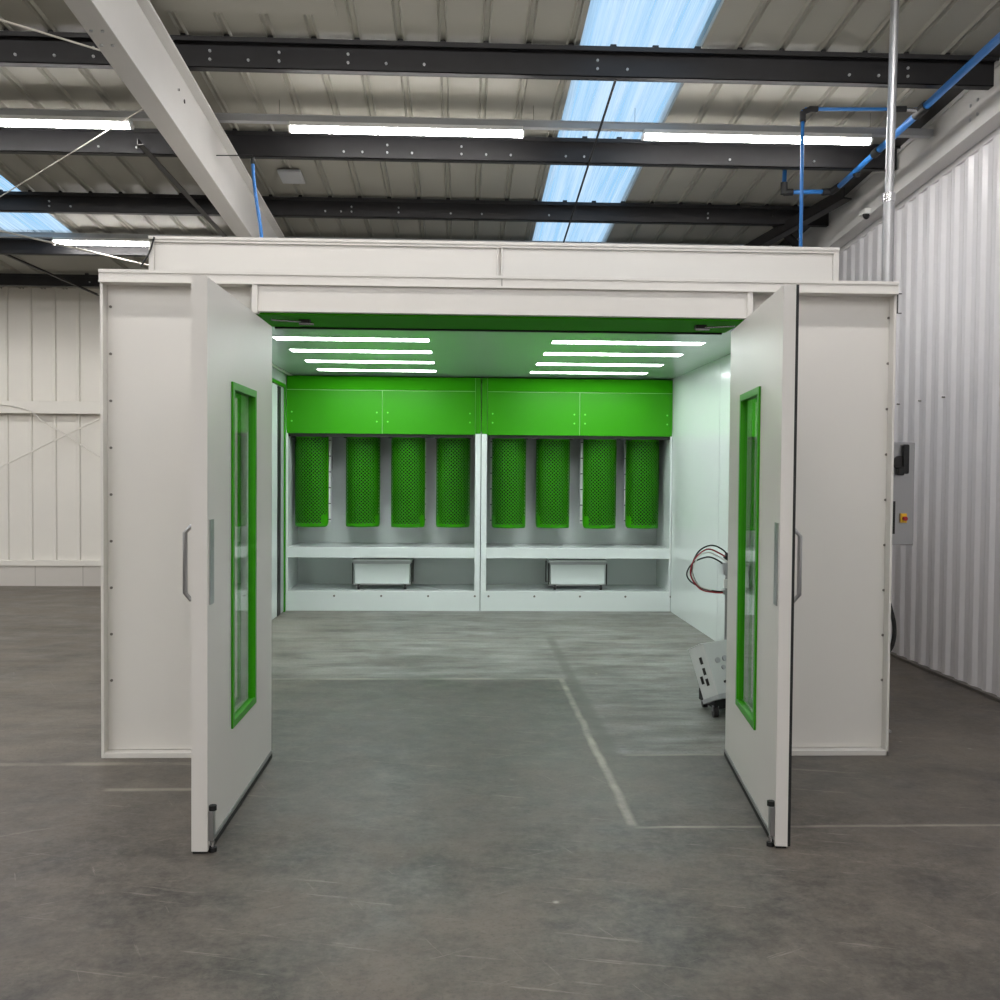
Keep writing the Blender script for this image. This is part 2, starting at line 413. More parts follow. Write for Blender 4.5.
# braces and rods
def bar(p, q, r, m, name, label, cat, group=None, flat=False):
    b = B()
    if flat:
        p, q = Vector(p), Vector(q); d = (q-p).normalized(); u = d.cross(Vector((0, 0, 1))).normalized()*r; w = Vector((0, 0, r*.9))
        vs = [p+u+w, p-u+w, p-u-w, p+u-w, q+u+w, q-u+w, q-u-w, q+u-w]
        # L-shaped angle: one leg flat, the other upright
        t_ = r*.25
        for (a, c) in (((-1, -1), (1, -.7)), ((-1, -1), (-.7, 1))):
            uu = u/r; ww = Vector((0, 0, 1))
            cs = [(a[0]*r, a[1]*r), (c[0]*r, a[1]*r), (c[0]*r, c[1]*r), (a[0]*r, c[1]*r)]
            v8 = [p+uu*x+ww*z for x, z in cs]+[q+uu*x+ww*z for x, z in cs]
            b.add(v8, [(0, 1, 5, 4), (1, 2, 6, 5), (2, 3, 7, 6), (3, 0, 4, 7), (3, 2, 1, 0), (4, 5, 6, 7)], m)
    else: b.cyl(p, q, r, m, 8)
    return tag(b.build(name), label, cat, group)
bar((-2.46, 7.84, 4.06), (-2.33, 10.4, 3.87), .024, M['dark'], 'angle_brace', 'dark steel angle brace running beside the white rafter', 'brace', flat=True)
bar((3.0, 9.75, 4.12), (3.55, 10.15, 3.82), .05, M['dark'], 'angle_brace', 'dark steel fly brace in the roof corner beside the thin blue riser', 'brace', flat=True)
bar((3.5, 9.0, 4.1), (2.95, 10.4, 3.86), .05, M['dark'], 'angle_brace', 'dark steel fly brace under the grey side wall rafter, crossing the other one', 'brace', flat=True)
bar((-5.1, 11.2, 3.95), (-4.5, 12.7, 3.72), .015, M['dark'], 'angle_brace', 'dark steel angle brace over the ribbed back wall', 'brace', flat=True)
bar((-3.6, 5.4, 4.23), (-1.97, 6.6, 4.14), .006, M['wire'], 'wind_rod', 'thin pale bracing rod in front of the first purlin', 'rod')
bar((-5.2, 10.3, 3.9), (-1.97, 6.95, 4.12), .005, M['wire'], 'wind_rod', 'thin pale bracing rod crossing the strip light beside the rafter', 'rod')
bar((-5.4, 9.2, 3.96), (-3.44, 11.3, 3.81), .010, M['wire'], 'wind_rod', 'thin pale bracing rod running to the corner of the booth roof', 'rod')
bar((1.03, 6.74, 4.19), (1.06, 12.6, 3.71), .009, M['black'], 'sag_rod', 'thin black rod running down beneath the skylight', 'rod')
bar((-8.8, YB-.15, .15), (-3.2, YB-.15, 2.96), .010, M['cladb'], 'wall_brace_rod', 'thin cream bracing rod rising diagonally towards the booth across the back wall', 'rod')
b = B(); b.tube([(-8.8, YB-.17, 2.5), (-6.0, YB-.17, 2.39), (-5.36, YB-.17, 2.13), (-4.74, YB-.17, 1.74), (-3.6, YB-.17, 1.0)], .010, M['cladb'], 6, True)
tag(b.build('wall_cable'), 'thin cream cable sagging from the rail down the back wall', 'cable')

# ------------------------------------------------------------------ hall strip lights
def lamp_proto():
    t = thing('strip_light', 'x', 'light', (0, 0, 0))
    h = B(); h.prism([(-.05, .05), (-.045, .018), (.045, .018), (.05, .05)], -.87, .87, M['plastic'], 'x'); h.build('housing', t, bevel=.003)
    d = B(); pr = [(.043*math.cos(a), .018-.036*math.sin(a)) for a in [PI*k/8 for k in range(9)]]
    d.prism(pr, -.865, .865, M['tube'], 'x'); d.build('diffuser', t)
    for sx in (-1, 1):
        e = B(); e.prism([(.048*math.cos(a), .02-.042*math.sin(a)) for a in [PI*k/8 for k in range(9)]], sx*.865, sx*.88, M['plastic'], 'x'); e.build('end_cap', t)
    return t
L0 = lamp_proto()
rows = [(7.6, 4.0945), (4.3, 4.40), (1.3, 4.61), (-1.7, 4.82), (-4.7, 5.02), (-7.7, 5.24), (10.9, 3.955)]
lab = {(7.6, -3.32): 'long glowing strip light ending beside the white rafter', (7.6, -.409): 'long glowing strip light between the white rafter and the skylight',
       (7.6, 2.246): 'long glowing strip light between the skylight and the blue air pipes', (10.9, -3.455): 'lower glowing strip light behind the booth roof corner'}
first = True
for (y, z) in rows:
    for x in ((-11.8, -9.0, -6.1, -3.32, -.409, 2.246) if y != 10.9 else (-9.2, -6.3, -3.455)):
        o = L0 if first else copy_tree(L0); first = False
        o.location = (x, y, z); o['group'] = 'strip lights under the hall roof'
        o['label'] = lab.get((y, x)) or ('strip light under the hall roof behind the viewer' if y < 7 else 'strip light under the hall roof beyond the frame edge')
for y, z, la in ((7.6, 4.145, 'grey trunking rail carrying the long row of strip lights'), (10.9, 4.005, 'grey trunking rail carrying the lower strip light beyond the booth'),
             ):
    b = B(); b.box(XLH+.1, WR-.16, y-.03, y+.03, z, z+.045, M['grey']); b.box(XLH+.1, WR-.16, y-.04, y+.04, z+.045, z+.05, M['grey'])
    for x in (-4.6, -2.35, -1.36, .54, 1.31, 3.12): b.cyl((x, y, z+.04), (x, y, RZ-S*y-.01), .0015, M['dark'], 6)
    tag(b.build('light_trunking'), la, 'trunking')

# ------------------------------------------------------------------ blue air pipes
def ys(y, z0=4.6): return z0-.069*y
mb, bl = M['blue'], M['black']
p = thing('air_main', 'thick blue compressed air pipe sloping along the side wall rafter', 'pipe', (3.23, 6, 4.19))
b = B(); b.tube([(3.23, 1.0, ys(1.0)), (3.23, 7.72, ys(7.72))], .026, mb, 14); b.tube([(3.225, 7.72, ys(7.72)), (3.225, 8.5, ys(8.5))], .022, mb, 14)
b.tube([(3.2, 8.6, 4.0), (2.84, 8.6, 3.99)], .019, mb, 12); b.tube([(2.785, 8.6, 4.03), (2.79, 8.6, 4.2)], .019, mb, 12); b.build('pipe_run', p)
for q in (((3.23, 6.9, ys(6.9)), (3.23, 7.06, ys(7.06)), .036), ((3.23, 7.68, ys(7.68)), (3.23, 7.78, ys(7.78)), .034), ((3.225, 8.48, ys(8.48)), (3.2, 8.6, 4.0), .03), ((3.2, 8.6, 4.0), (3.12, 8.6, 3.995), .03),
          ((2.86, 8.6, 3.99), (2.785, 8.6, 3.985), .03), ((2.785, 8.6, 3.97), (2.785, 8.6, 4.07), .03), ((2.79, 8.6, 4.18), (2.79, 8.6, 4.22), .026), ((3.23, 8.1, ys(8.1)-.045), (3.23, 8.16, ys(8.1)-.02), .02)):
    b = B(); b.cyl(*q, bl, 14); b.build('coupling', p)
p = thing('air_drop_pipe', 'thin blue air pipe reaching over then straight down behind the booth front', 'pipe', (2.4, 6.98, 2.98))
b = B(); b.tube([(3.2, 6.98, 4.125), (2.4, 6.98, 4.108)], .012, mb, 12); b.tube([(2.385, 6.98, 4.1), (2.385, 6.98, 2.975)], .0125, mb, 12); b.build('pipe_run', p)
for q in (((3.12, 6.98, 4.125), (3.04, 6.98, 4.122), .02), ((2.49, 6.98, 4.11), (2.43, 6.98, 4.11), .02), ((2.44, 6.98, 4.109), (2.385, 6.98, 4.085), .02), ((2.385, 6.98, 4.09), (2.385, 6.98, 4.02), .021)):
    b = B(); b.cyl(*q, bl, 12); b.build('coupling', p)
b = B(); b.cyl((3.22, 6.98, 4.12), (3.1, 6.98, 4.125), .014, M['chrome'], 12); b.build('ball_valve', p)
p = thing('air_hose', 'blue air hose hanging beside the white rafter onto the booth roof', 'hose', (-1.49, 7.6, 2.98))
b = B(); b.tube([(-1.555, 7.6, 3.84), (-1.54, 7.6, 3.65), (-1.49, 7.6, 3.3), (-1.47, 7.6, 2.98)], .013, mb, 10, True); b.build('hose_run', p)
b = B(); b.cyl((-1.556, 7.6, 3.88), (-1.554, 7.6, 3.835), .017, bl, 10); b.build('fitting', p)
b = B(); b.cyl((-1.556, 7.6, 3.9), (-1.832, 7.62, 3.9), .004, M['dark'], 6); b.build('hanger', p)

# steel conduit post, and control cabinet fixed to it
p = thing('conduit_post', 'tall galvanised steel conduit rising from behind the booth front to the roof', 'post', (2.565, 5.95, 0))
b = B(); b.cyl((2.565, 5.95, 0), (2.565, 5.95, 3.22), .033, M['conduit'], 18); b.cyl((2.565, 5.95, 3.22), (2.58, 5.95, RZ-S*5.95-.005), .025, M['conduit'], 18); b.build('pole', p)
b = B(); b.cyl((2.565, 5.95, 3.19), (2.565, 5.95, 3.24), .038, M['chrome'], 18); b.build('collar', p)
b = B(); b.box(2.51, 2.615, 5.89, 6.01, 0, .012, M['conduit']); b.build('foot_plate', p)
cb = thing('control_cabinet', 'grey electrical control cabinet beside the booth with black isolator and yellow stop plate', 'control box', (2.545, 5.72, 1.12))
b = B(); b.box(2.436, 2.643, 5.732, 5.9, 1.15, 1.738, M['grey']); b.box(2.436, 2.648, 5.72, 5.732, 1.145, 1.742, M['steel']); b.build('enclosure', cb, bevel=.004)
b = B(); b.cyl((2.555, 5.72, 1.625), (2.555, 5.705, 1.625), .040, M['dark'], 20); b.build('isolator_base', cb)
b = B(); b.box(2.568, 2.602, 5.685, 5.718, 1.56, 1.73, M['black']); b.box(2.535, 2.575, 5.685, 5.71, 1.55, 1.6, M['black']); b.build('isolator_handle', cb, bevel=.008)
b = B(); b.box(2.505, 2.535, 5.714, 5.72, 1.21, 1.40, M['black']); b.build('label_plate', cb)
b = B(); b.box(2.565, 2.602, 5.705, 5.72, 1.275, 1.33, M['yellow']); b.build('stop_plate', cb, bevel=.003)
b = B(); b.cyl((2.585, 5.705, 1.30), (2.585, 5.685, 1.30), .013, M['red'], 12); b.build('stop_button', cb)
b = B(); b.tube([(2.50, 5.80, 1.14), (2.495, 5.77, .97), (2.505, 5.72, .83), (2.535, 5.70, .68), (2.525, 5.7, .56), (2.48, 5.72, .5), (2.44, 5.77, .55)], .012, bl, 10, True)
b.build('cable_tail', cb)
# camera on rafter
c = thing('security_camera', 'small white camera housing with dark dome on the side wall rafter', 'camera', (3.6, 8.75, 3.88))
b = B(); b.box(3.545, 3.62, 8.72, 8.86, 3.855, 3.90, M['plastic']); b.build('housing', c, bevel=.01)
b = B(); ring = []
n = 12
for k in range(7):
    a = PI/2*k/6; ring.append((.032*math.cos(a), -.045*math.sin(a)))
vs = [(3.58+r*math.cos(2*PI*i/n), 8.77+r*math.sin(2*PI*i/n), 3.856+z) for r, z in ring for i in range(n)]
b.add(vs, [(k*n+i, k*n+(i+1) % n, (k+1)*n+(i+1) % n, (k+1)*n+i) for k in range(6) for i in range(n)], M['black'], True); b.build('dome', c)

# ------------------------------------------------------------------ the booth
XL, XR, YF, YK = -1.912, 2.384, 5.425, 11.12
ZC = 2.61; HZ = 2.395; JL, JR = -1.095, 1.565
bo = thing('spray_booth', 'large white powder coating booth with green trimmed opening standing on the concrete floor', 'spray booth', (.235, YF, 0))
w = M['booth']; inn = M['inner']
# header
b = B(); b.box(XL+.008, XR-.005, YF-.05, YF+.45, 2.535, 2.6, w); b.box(XL+.008, XR-.005, YF-.056, YF-.05, 2.585, 2.603, w); b.box(XL+.008, XR-.005, YF-.056, YF-.05, 2.535, 2.545, w)
b.box(.219, .223, YF-.0515, YF-.05, 2.536, 2.6, M['screw'])
b.build('header', bo, bevel=.002)
# lintel
b = B(); b.box(JL, JR, YF-.036, YF+.0005, HZ, 2.54, w); b.build('lintel_panel', bo, bevel=.002)
for x in (-1.105, 1.55):
    b = B(); b.box(x, x+.03, YF-.05, YF-.0365 if JL < x < JR-.03 else YF, HZ-.01, 2.536, w); b.build('lintel_stile', bo, bevel=.002)
for (a, c_) in ((XL, JL-.012), (JR+.012, XR)):
    b = B(); b.box(a+.02, c_, YF+.04, YF+.08, .03, 2.54, w)
    e = a if a < 0 else c_
    if a < 0: b.box(a+.004, a+.02, YF-.022, YF+.08, 0, 2.54, w); sx = a+.037
    else: b.box(c_-.014, c_, YF-.022, YF+.08, 0, 2.54, w); sx = c_-.032
    b.box(a+.02, c_, YF-.022, YF+.08, 0, .028, w)
    for k in range(9):
        sq = sx*1.006 if sx > 0 else sx+.003
        b.cyl((sq, YF+.034, 2.42-.2515*k), (sq, YF+.041, 2.42-.2515*k), .0075, M['screw'], 10)
    b.build('front_panel', bo, bevel=.002)
# green soffit + jambs
g = M['green']
b = B(); b.box(JL, JR, YF+.001, YF+.46, HZ-.01, HZ+.1, M['green2']); b.build('soffit', bo, bevel=.002)
b = B(); b.box(JL+.02, JR-.02, YF+.45, YF+.475, HZ-.02, HZ+.1, M['black']); b.build('head_gasket', bo)
b = B(); b.box(JL-.012, JL, YF+.001, YF+.06, 0, HZ, g); b.build('jamb', bo); b = B(); b.box(JR, JR+.012, YF+.001, YF+.06, 0, HZ, g); b.build('jamb', bo)
b = B(); b.box(XL+.002, JL-.012, YF+.081, YF+.1, 0, 2.53, inn); b.box(JR+.012, XR-.002, YF+.081, YF+.1, 0, 2.53, inn); b.box(JL-.012, JR+.012, YF+.476, YF+.5, HZ, 2.6, inn); b.build('inner_front_panel', bo)
# catches at soffit
for x, s_ in ((-.86, 1), (1.35, -1)):
    b = B(); b.box(x-.03, x+.03, YF+.15, YF+.2, HZ-.03, HZ-.01, M['dark']); b.cyl((x-.0, YF+.17, HZ-.022), (x-s_*.16, YF+.05, HZ-.03), .006, M['chrome'], 8)
    b.cyl((x-.03, YF+.17, HZ-.03), (x+.05, YF+.17, HZ-.03), .009, M['chrome'], 8); b.build('stay_catch', bo)
# walls, ceiling, roof
DO0, DO1, DOZ = 10.05, 11.05, 2.49    # side door opening
b = B(); b.box(XL-.006, XL, YF+.1, DO0, 0, ZC, inn); b.box(XL-.006, XL, DO1, 12.0, 0, ZC, inn); b.box(XL-.012, XL, DO0, DO1, DOZ, ZC, inn)
b.box(XL-.012, XL-.007, YF+.081, DO0, 0, 2.6, w); b.box(XL-.012, XL-.007, DO1, 12.0, 0, 2.6, w); b.build('side_wall', bo)
b = B(); b.box(XR, XR+.006, YF+.1, 12.0, 0, ZC, inn); b.box(XR+.007, XR+.012, YF+.081, 12.0, 0, 2.6, w)
for y in (7.2, 9.1): b.box(XR-.0015, XR, y, y+.004, .03, ZC, M['grey'])
b.build('side_wall', bo)
b = B()
SX = [(-1.5, -.245), (.745, 1.985)]; SY = [8.13, 8.93, 9.78, 10.6]; sw_ = .205
b.box(XL, XR, YF+.5, 12.0, ZC+.03, ZC+.06, M['ceil'])
ycur = YF+.5
for y in SY:
    b.box(XL, XR, ycur, y-sw_/2, ZC, ZC+.03, M['ceil'])
    xe = [XL]+[q for s_ in SX for q in s_]+[XR]
    for i in range(0, 6, 2): b.box(xe[i], xe[i+1], y-sw_/2, y+sw_/2, ZC, ZC+.03, M['ceil'])
    ycur = y+sw_/2
b.box(XL, XR, ycur, 12.0, ZC, ZC+.03, M['ceil'])
b.build('ceiling_panel', bo)
b = B(); b.box(XL-.03, XR+.03, 12.0, 12.04, 0, 2.9, w); b.build('rear_wall', bo)
# raised roof plenum behind the front
b = B(); yf = 6.2; FL, FR = -1.888, 2.356
b.box(FL, .235, yf, yf+.04, 2.6, 2.93, w); b.box(.245, FR, yf, yf+.04, 2.6, 2.93, w); b.box(.235, .245, yf+.006, yf+.04, 2.6, 2.93, w)
b.build('roof_fascia', bo, bevel=.002)
b = B(); b.box(FL, FR, yf-.02, yf+.03, 2.93, 2.96, w); b.box(FL, FR, yf-.03, yf-.02, 2.945, 2.965, w); b.box(FL-.002, FL+.03, yf-.02, yf, 2.6, 2.96, w)
b.box(FR-.035, FR, yf-.02, yf, 2.6, 2.93, w); b.box(.222, .232, yf-.02, yf, 2.6, 2.93, w); b.box(.248, .258, yf-.02, yf, 2.6, 2.93, w); b.build('roof_lip', bo, bevel=.002)
b = B(); b.box(FL, FR, yf+.04, 12.0, 2.91, 2.94, w); b.box(FL, FL+.03, yf+.04, 12, 2.6, 2.91, w); b.box(FR-.03, FR, yf+.04, 12, 2.64, 2.91, w)
b.box(XL, XR, YF+.45, yf, 2.57, 2.598, w); b.build('roof_panel', bo)
b = B(); b.tube([(XL+.06, yf-.035, 2.955), (XL+.03, yf-.035, 2.86), (XL-.02, yf-.03, 2.78)], .006, bl, 6, True); b.build('roof_cable', bo)
# side bracket outside
b = B(); b.box(XR+.012, 2.475, YF+.12, YF+.126, 2.567, 2.573, M['dark']); b.box(XR+.012, 2.475, YF+.12, YF+.126, 2.458, 2.464, M['dark']); b.box(2.450, 2.455, YF+.12, YF+.13, 2.46, 2.57, M['dark']); b.build('cable_bracket', bo)
# side door in the booth wall
d = B(); gx0, gx1 = XL-.03, XL+.012
d.box(gx0, gx1, DO1-.035, DO1, 0, DOZ, g); d.box(gx0, gx1, DO0, DO0+.035, 0, DOZ, g); d.box(gx0, gx1, DO0+.035, DO1-.035, DOZ-.035, DOZ, g)
sd = d.build('side_door_frame', bo, bevel=.002)
d = B(); d.box(XL-.028, XL-.004, DO0+.04, DO1-.42, .01, DOZ-.04, inn); sd2 = d.build('side_door_leaf', bo, bevel=.002)
d = B(); d.box(XL-.026, XL+.003, DO1-.42, DO1-.26, .01, DOZ-.05, M['black']); d.build('side_door_gasket', sd2)
d = B(); d.box(XL-.028, XL-.004, DO1-.26, DO1-.035, .01, DOZ-.04, M['grey']); d.build('side_door_edge_strip', sd2)

# the two big leaves
def leaf(hx, hy, ang, sgn, wl, z0, z1, zw0, zw1, n0, n1, th=.064):
    """local frame: hinge at origin on the inner face, leaf runs towards -y; sgn*x points outward (away from the opening)."""
    
    o = None
    def bx(b, xa, xb, ya, yb, za, zb, m): b.box(sgn*xa, sgn*xb, ya, yb, za, zb, m)
    b = B(); b.v = []
    # slab with a window opening; n0,n1 distances from hinge of window's edges
    for (ya, yb, za, zb) in ((-wl, -n1, z0, z1), (-n0, 0, z0, z1), (-n1, -n0, z0, zw0), (-n1, -n0, zw1, z1)):
        bx(b, 0, th, ya, yb, za, zb, w)
    root = bo.copy(); bpy.data.objects.remove(root)
    par = bpy.data.objects.new('tmp', None); par['_local'] = 1
    me = b.build('door', None); me.parent = bo; me['_local'] = 1
    bpy.data.objects.remove(par)
    me.location = Vector((hx, hy, 0))-bo.location; me.rotation_euler = (0, 0, ang)
    # green frame, mitred, both faces plus reveal
    f = B(); fw = .05
    def ring(xa, xb, o_, i_):
        yo0, yo1, zo0, zo1 = -n1-o_, -n0+o_, zw0-o_, zw1+o_
        yi0, yi1, zi0, zi1 = -n1+i_, -n0-i_, zw0+i_, zw1-i_
        O = [(yo0, zo0), (yo1, zo0), (yo1, zo1), (yo0, zo1)]; I = [(yi0, zi0), (yi1, zi0), (yi1, zi1), (yi0, zi1)]
        vs = [(sgn*xa, *p) for p in O]+[(sgn*xa, *p) for p in I]+[(sgn*xb, *p) for p in O]+[(sgn*xb, *p) for p in I]
        fs = []
        for k in range(4):
            j = (k+1) % 4
            fs += [(k, j, 4+j, 4+k), (8+k, 8+j, j, k), (8+k, 12+k, 12+j, 8+j), (4+k, 4+j, 12+j, 12+k)]
        f.add(vs, fs, g)
    ring(-.010, -.0005, .012, .022); ring(th+.0005, th+.012, .012, .03); ring(-.004, .026, -.001, .016)
    fo = f.build('window_frame', me, bevel=.002)
    gl = B(); gl.box(sgn*.008, sgn*.013, -n1+.012, -n0-.012, zw0+.012, zw1-.012, M['glass']); gl.build('window_pane', me)
    # flush plate on the inner face and pull handle outside
    pl = B(); bx(pl, -.004, -.0003, -wl+.03, -wl+.095, 1.005, 1.35, M['steel']); pl.build('push_plate', me, bevel=.001)
    h = B(); yy = -wl+.14
    hz0, hz1 = 1.015, 1.315
    pts = [(sgn*(th-.005), yy, hz0), (sgn*(th+.04), yy, hz0), (sgn*(th+.062), yy, hz0+.025), (sgn*(th+.062), yy, hz1-.025), (sgn*(th+.04), yy, hz1), (sgn*(th-.005), yy, hz1)]
    h.tube(pts, .010, M['steel'], 10); h.build('pull_handle', me)
    sp = B(); bx(sp, .004, th-.004, -wl+.004, -.004, .002, z0+.002, M['black']); bx(sp, -.006, .01, -wl+.03, -.01, .002, z0+.012, M['black']); sp.build('bottom_seal', me)
    tr = B(); bx(tr, -.006, -.0003, -wl+.04, -.01, z0+.014, z0+.03, M['steel']); tr.build('seal_carrier', me)
    bt = B(); yb = -wl+.03
    bx(bt, -.02, -.0003, yb-.02, yb+.02, .05, .17, M['steel']); bt.cyl((-sgn*.014, yb, .17), (-sgn*.014, yb, .19), .016, M['black'], 12)
    bt.cyl((-sgn*.014, yb, .05), (-sgn*.014, yb, .014), .008, M['chrome'], 10); bt.cyl((-sgn*.014, yb, .018), (-sgn*.014, yb, .001), .016, M['black'], 12)
    bt.build('foot_bolt', me, bevel=.001)
    hg = B()
    if sgn > 0:
        bx(hg, th, th+.012, -wl+.002, -wl+.03, z0, z1, M['black']); hg.build('edge_gasket', me)
    for zz in (.35, 1.2, 2.1):
        k = B(); k.cyl((sgn*(th+.008), .004, zz-.05), (sgn*(th+.008), .004, zz+.05), .009, M['steel'], 10); k.build('hinge', me)
    return me
leaf(-1.005, YF-.012, 0, -1, 1.375, .011, 2.318, .414, 1.928, .46, .95)
aR = math.atan2(1.473-1.318, 1.36)
leaf(1.473, YF-.012, -aR, 1, 1.37, .011, 2.325, .385, 1.94, .392, .891, .05)

# ceiling lights in booth
def blight():
    t = thing('booth_light', 'x', 'light', (0, 0, 0), 'flush lights in the booth ceiling')
    b = B(); L = 1.235/2; W = .098
    b.box(-L, L, -W, W, .004, .012, M['blight']); b.build('diffuser', t)
    b = B(); b.box(-L-.004, L+.004, -W-.003, -W, 0, .014, M['plastic']); b.box(-L-.004, L+.004, W, W+.003, 0, .014, M['plastic']); b.box(-L-.004, -L, -W, W, 0, .014, M['plastic']); b.box(L, L+.004, -W, W, 0, .014, M['plastic']); b.build('frame', t)
    return t
bl0 = blight(); first = True
ordn = ['first', 'second', 'third', 'last']
for ci, (xa, xb) in enumerate(SX):
    for i, y in enumerate(SY):
        o = bl0 if first else copy_tree(bl0); first = False
        o.location = ((xa+xb)/2, y, ZC)
        o['label'] = '%s ceiling strip light back from the opening in the row %s' % (ordn[i], 'on the side door side' if ci == 0 else 'on the hose trolley side')

# ------------------------------------------------------------------ extraction modules at the back
def perf_cover():
    """one curved perforated sheet, hanging from z=0 down to -H, bulging towards -y; rounded lower corners"""
    R, H_, span = .195, 1.035, math.radians(176)
    nu, nv = 29, 52
    du = span*R/nu; dv = H_/nv
    W2 = span*R/2; rc = .075
    vs = []; fs = []
    def P(u, v):
        e = W2-abs(u); vmin = 0
        if e < rc: vmin = rc-math.sqrt(max(0, rc*rc-(rc-e)**2))
        v = max(v, vmin)
        a = u/R
        return (R*math.sin(a), -R*math.cos(a)+R, -H_+v)
    idx = {}
    def V(u, v):
        k = (round(u, 5), round(v, 5))
        if k not in idx: idx[k] = len(vs); vs.append(P(u, v))
        return idx[k]
    for i in range(nu):
        for j in range(nv):
            u0 = -W2+i*du; v0 = j*dv; u1 = u0+du; v1 = v0+dv
            c = [V(u0, v0), V(u1, v0), V(u1, v1), V(u0, v1)]
            edge = i < 2 or i > nu-3 or j < 2 or j > nv-3
            if (i+j) % 2 or edge or ((i < 6 or i > nu-7) and j < 7): fs.append(c); continue
            uc, vc = (u0+u1)/2, (v0+v1)/2; r = .0118
            h = [V(uc+r*math.cos(PI/4*k+PI/4), vc+r*math.sin(PI/4*k+PI/4)) for k in range(8)]   # k=0 towards (+,+)
            # corners: (+,+)=c2 k0 ; (-,+)=c3 k2 ; (-,-)=c0 k4 ; (+,-)=c1 k6
            cc = {0: c[2], 2: c[3], 4: c[0], 6: c[1]}
            for k in (0, 2, 4, 6):
                fs += [(cc[k], h[(k+1) % 8], h[k]), (cc[k], cc[(k+2) % 8], h[(k+1) % 8]), (cc[(k+2) % 8], h[(k+2) % 8], h[(k+1) % 8])]
    return vs, fs
pv, pf = perf_cover()

def cartridge():
    t = thing('filter_cartridge', 'x', 'filter', (0, 0, 0), 'filter cartridges behind green perforated guards')
    b = B(); b.add(pv, pf, M['green'], True); o = b.build('perforated_guard', t)
    so = o.modifiers.new('thickness', 'SOLIDIFY'); so.thickness = .003
    b = B(); n = 72; r0, r1 = .166, .178; cy = .195
    prof = [((r0 if k % 2 else r1)*math.cos(2*PI*k/n), cy+(r0 if k % 2 else r1)*math.sin(2*PI*k/n)) for k in range(n)]
    b.prism(prof, -.985, -.01, M['pleat']); b.build('pleated_element', t)
    b = B(); b.cyl((0, cy, -.995), (0, cy, -.985), .178, M['dark'], 32); b.build('end_disc', t)
    b = B(); b.box(-.17, .17, .03, .05, -.02, .035, M['dark']); b.box(-.205, -.17, .03, .08, -.03, .0, M['dark']); b.box(.17, .205, .03, .08, -.03, .0, M['dark']); b.build('clamp_bar', t, bevel=.002)
    return t
c0 = cartridge()
spots = [(-1.71, 11.25, -14, 1), (-1.10, 11.31, 0, 0), (-.603, 11.25, -7, 1), (-.07, 11.31, 0, 0), (.567, 11.25, 0, 1), (1.077, 11.31, 0, 0), (1.635, 11.25, 9, 1), (2.13, 11.31, 6, 0)]
nm = ['first', 'second', 'third', 'fourth', 'fifth', 'sixth', 'seventh', 'last']
first = True
for i, (x, y, a, f_) in enumerate(spots):
    o = c0 if first else copy_tree(c0); first = False
    o.location = (x, y, 1.955); o.rotation_euler = (0, 0, math.radians(a))
    for (ti, sx, wd_) in ((0, 1, .052), (2, 1, .02), (4, -1, .014), (6, -1, .045), (7, -1, .02)):
        if ti == i:
            k = MB(); ca, sa = math.cos(math.radians(-a)), math.sin(math.radians(-a))
            k.T = Matrix.Translation((x, y, 1.955)) @ Matrix.Rotation(math.radians(0), 4, 'Z')
            k.box(sx*.185, sx*(.197+wd_), .215, .24, -.985, -.02, M['strip'])
            for q in range(6): k.box(sx*.185, sx*(.198+wd_), .213, .215, -.18*q-.06, -.18*q-.05, M['dark'])
            ko = k.build('edge_strip', None); ko.data.transform(Matrix.Rotation(math.radians(-a), 4, 'Z') @ Matrix.Translation((-x, -y, -1.955))); ko.parent = o
    o['label'] = 'perforated green filter guard, %s of the eight counted from the side door' % nm[i]

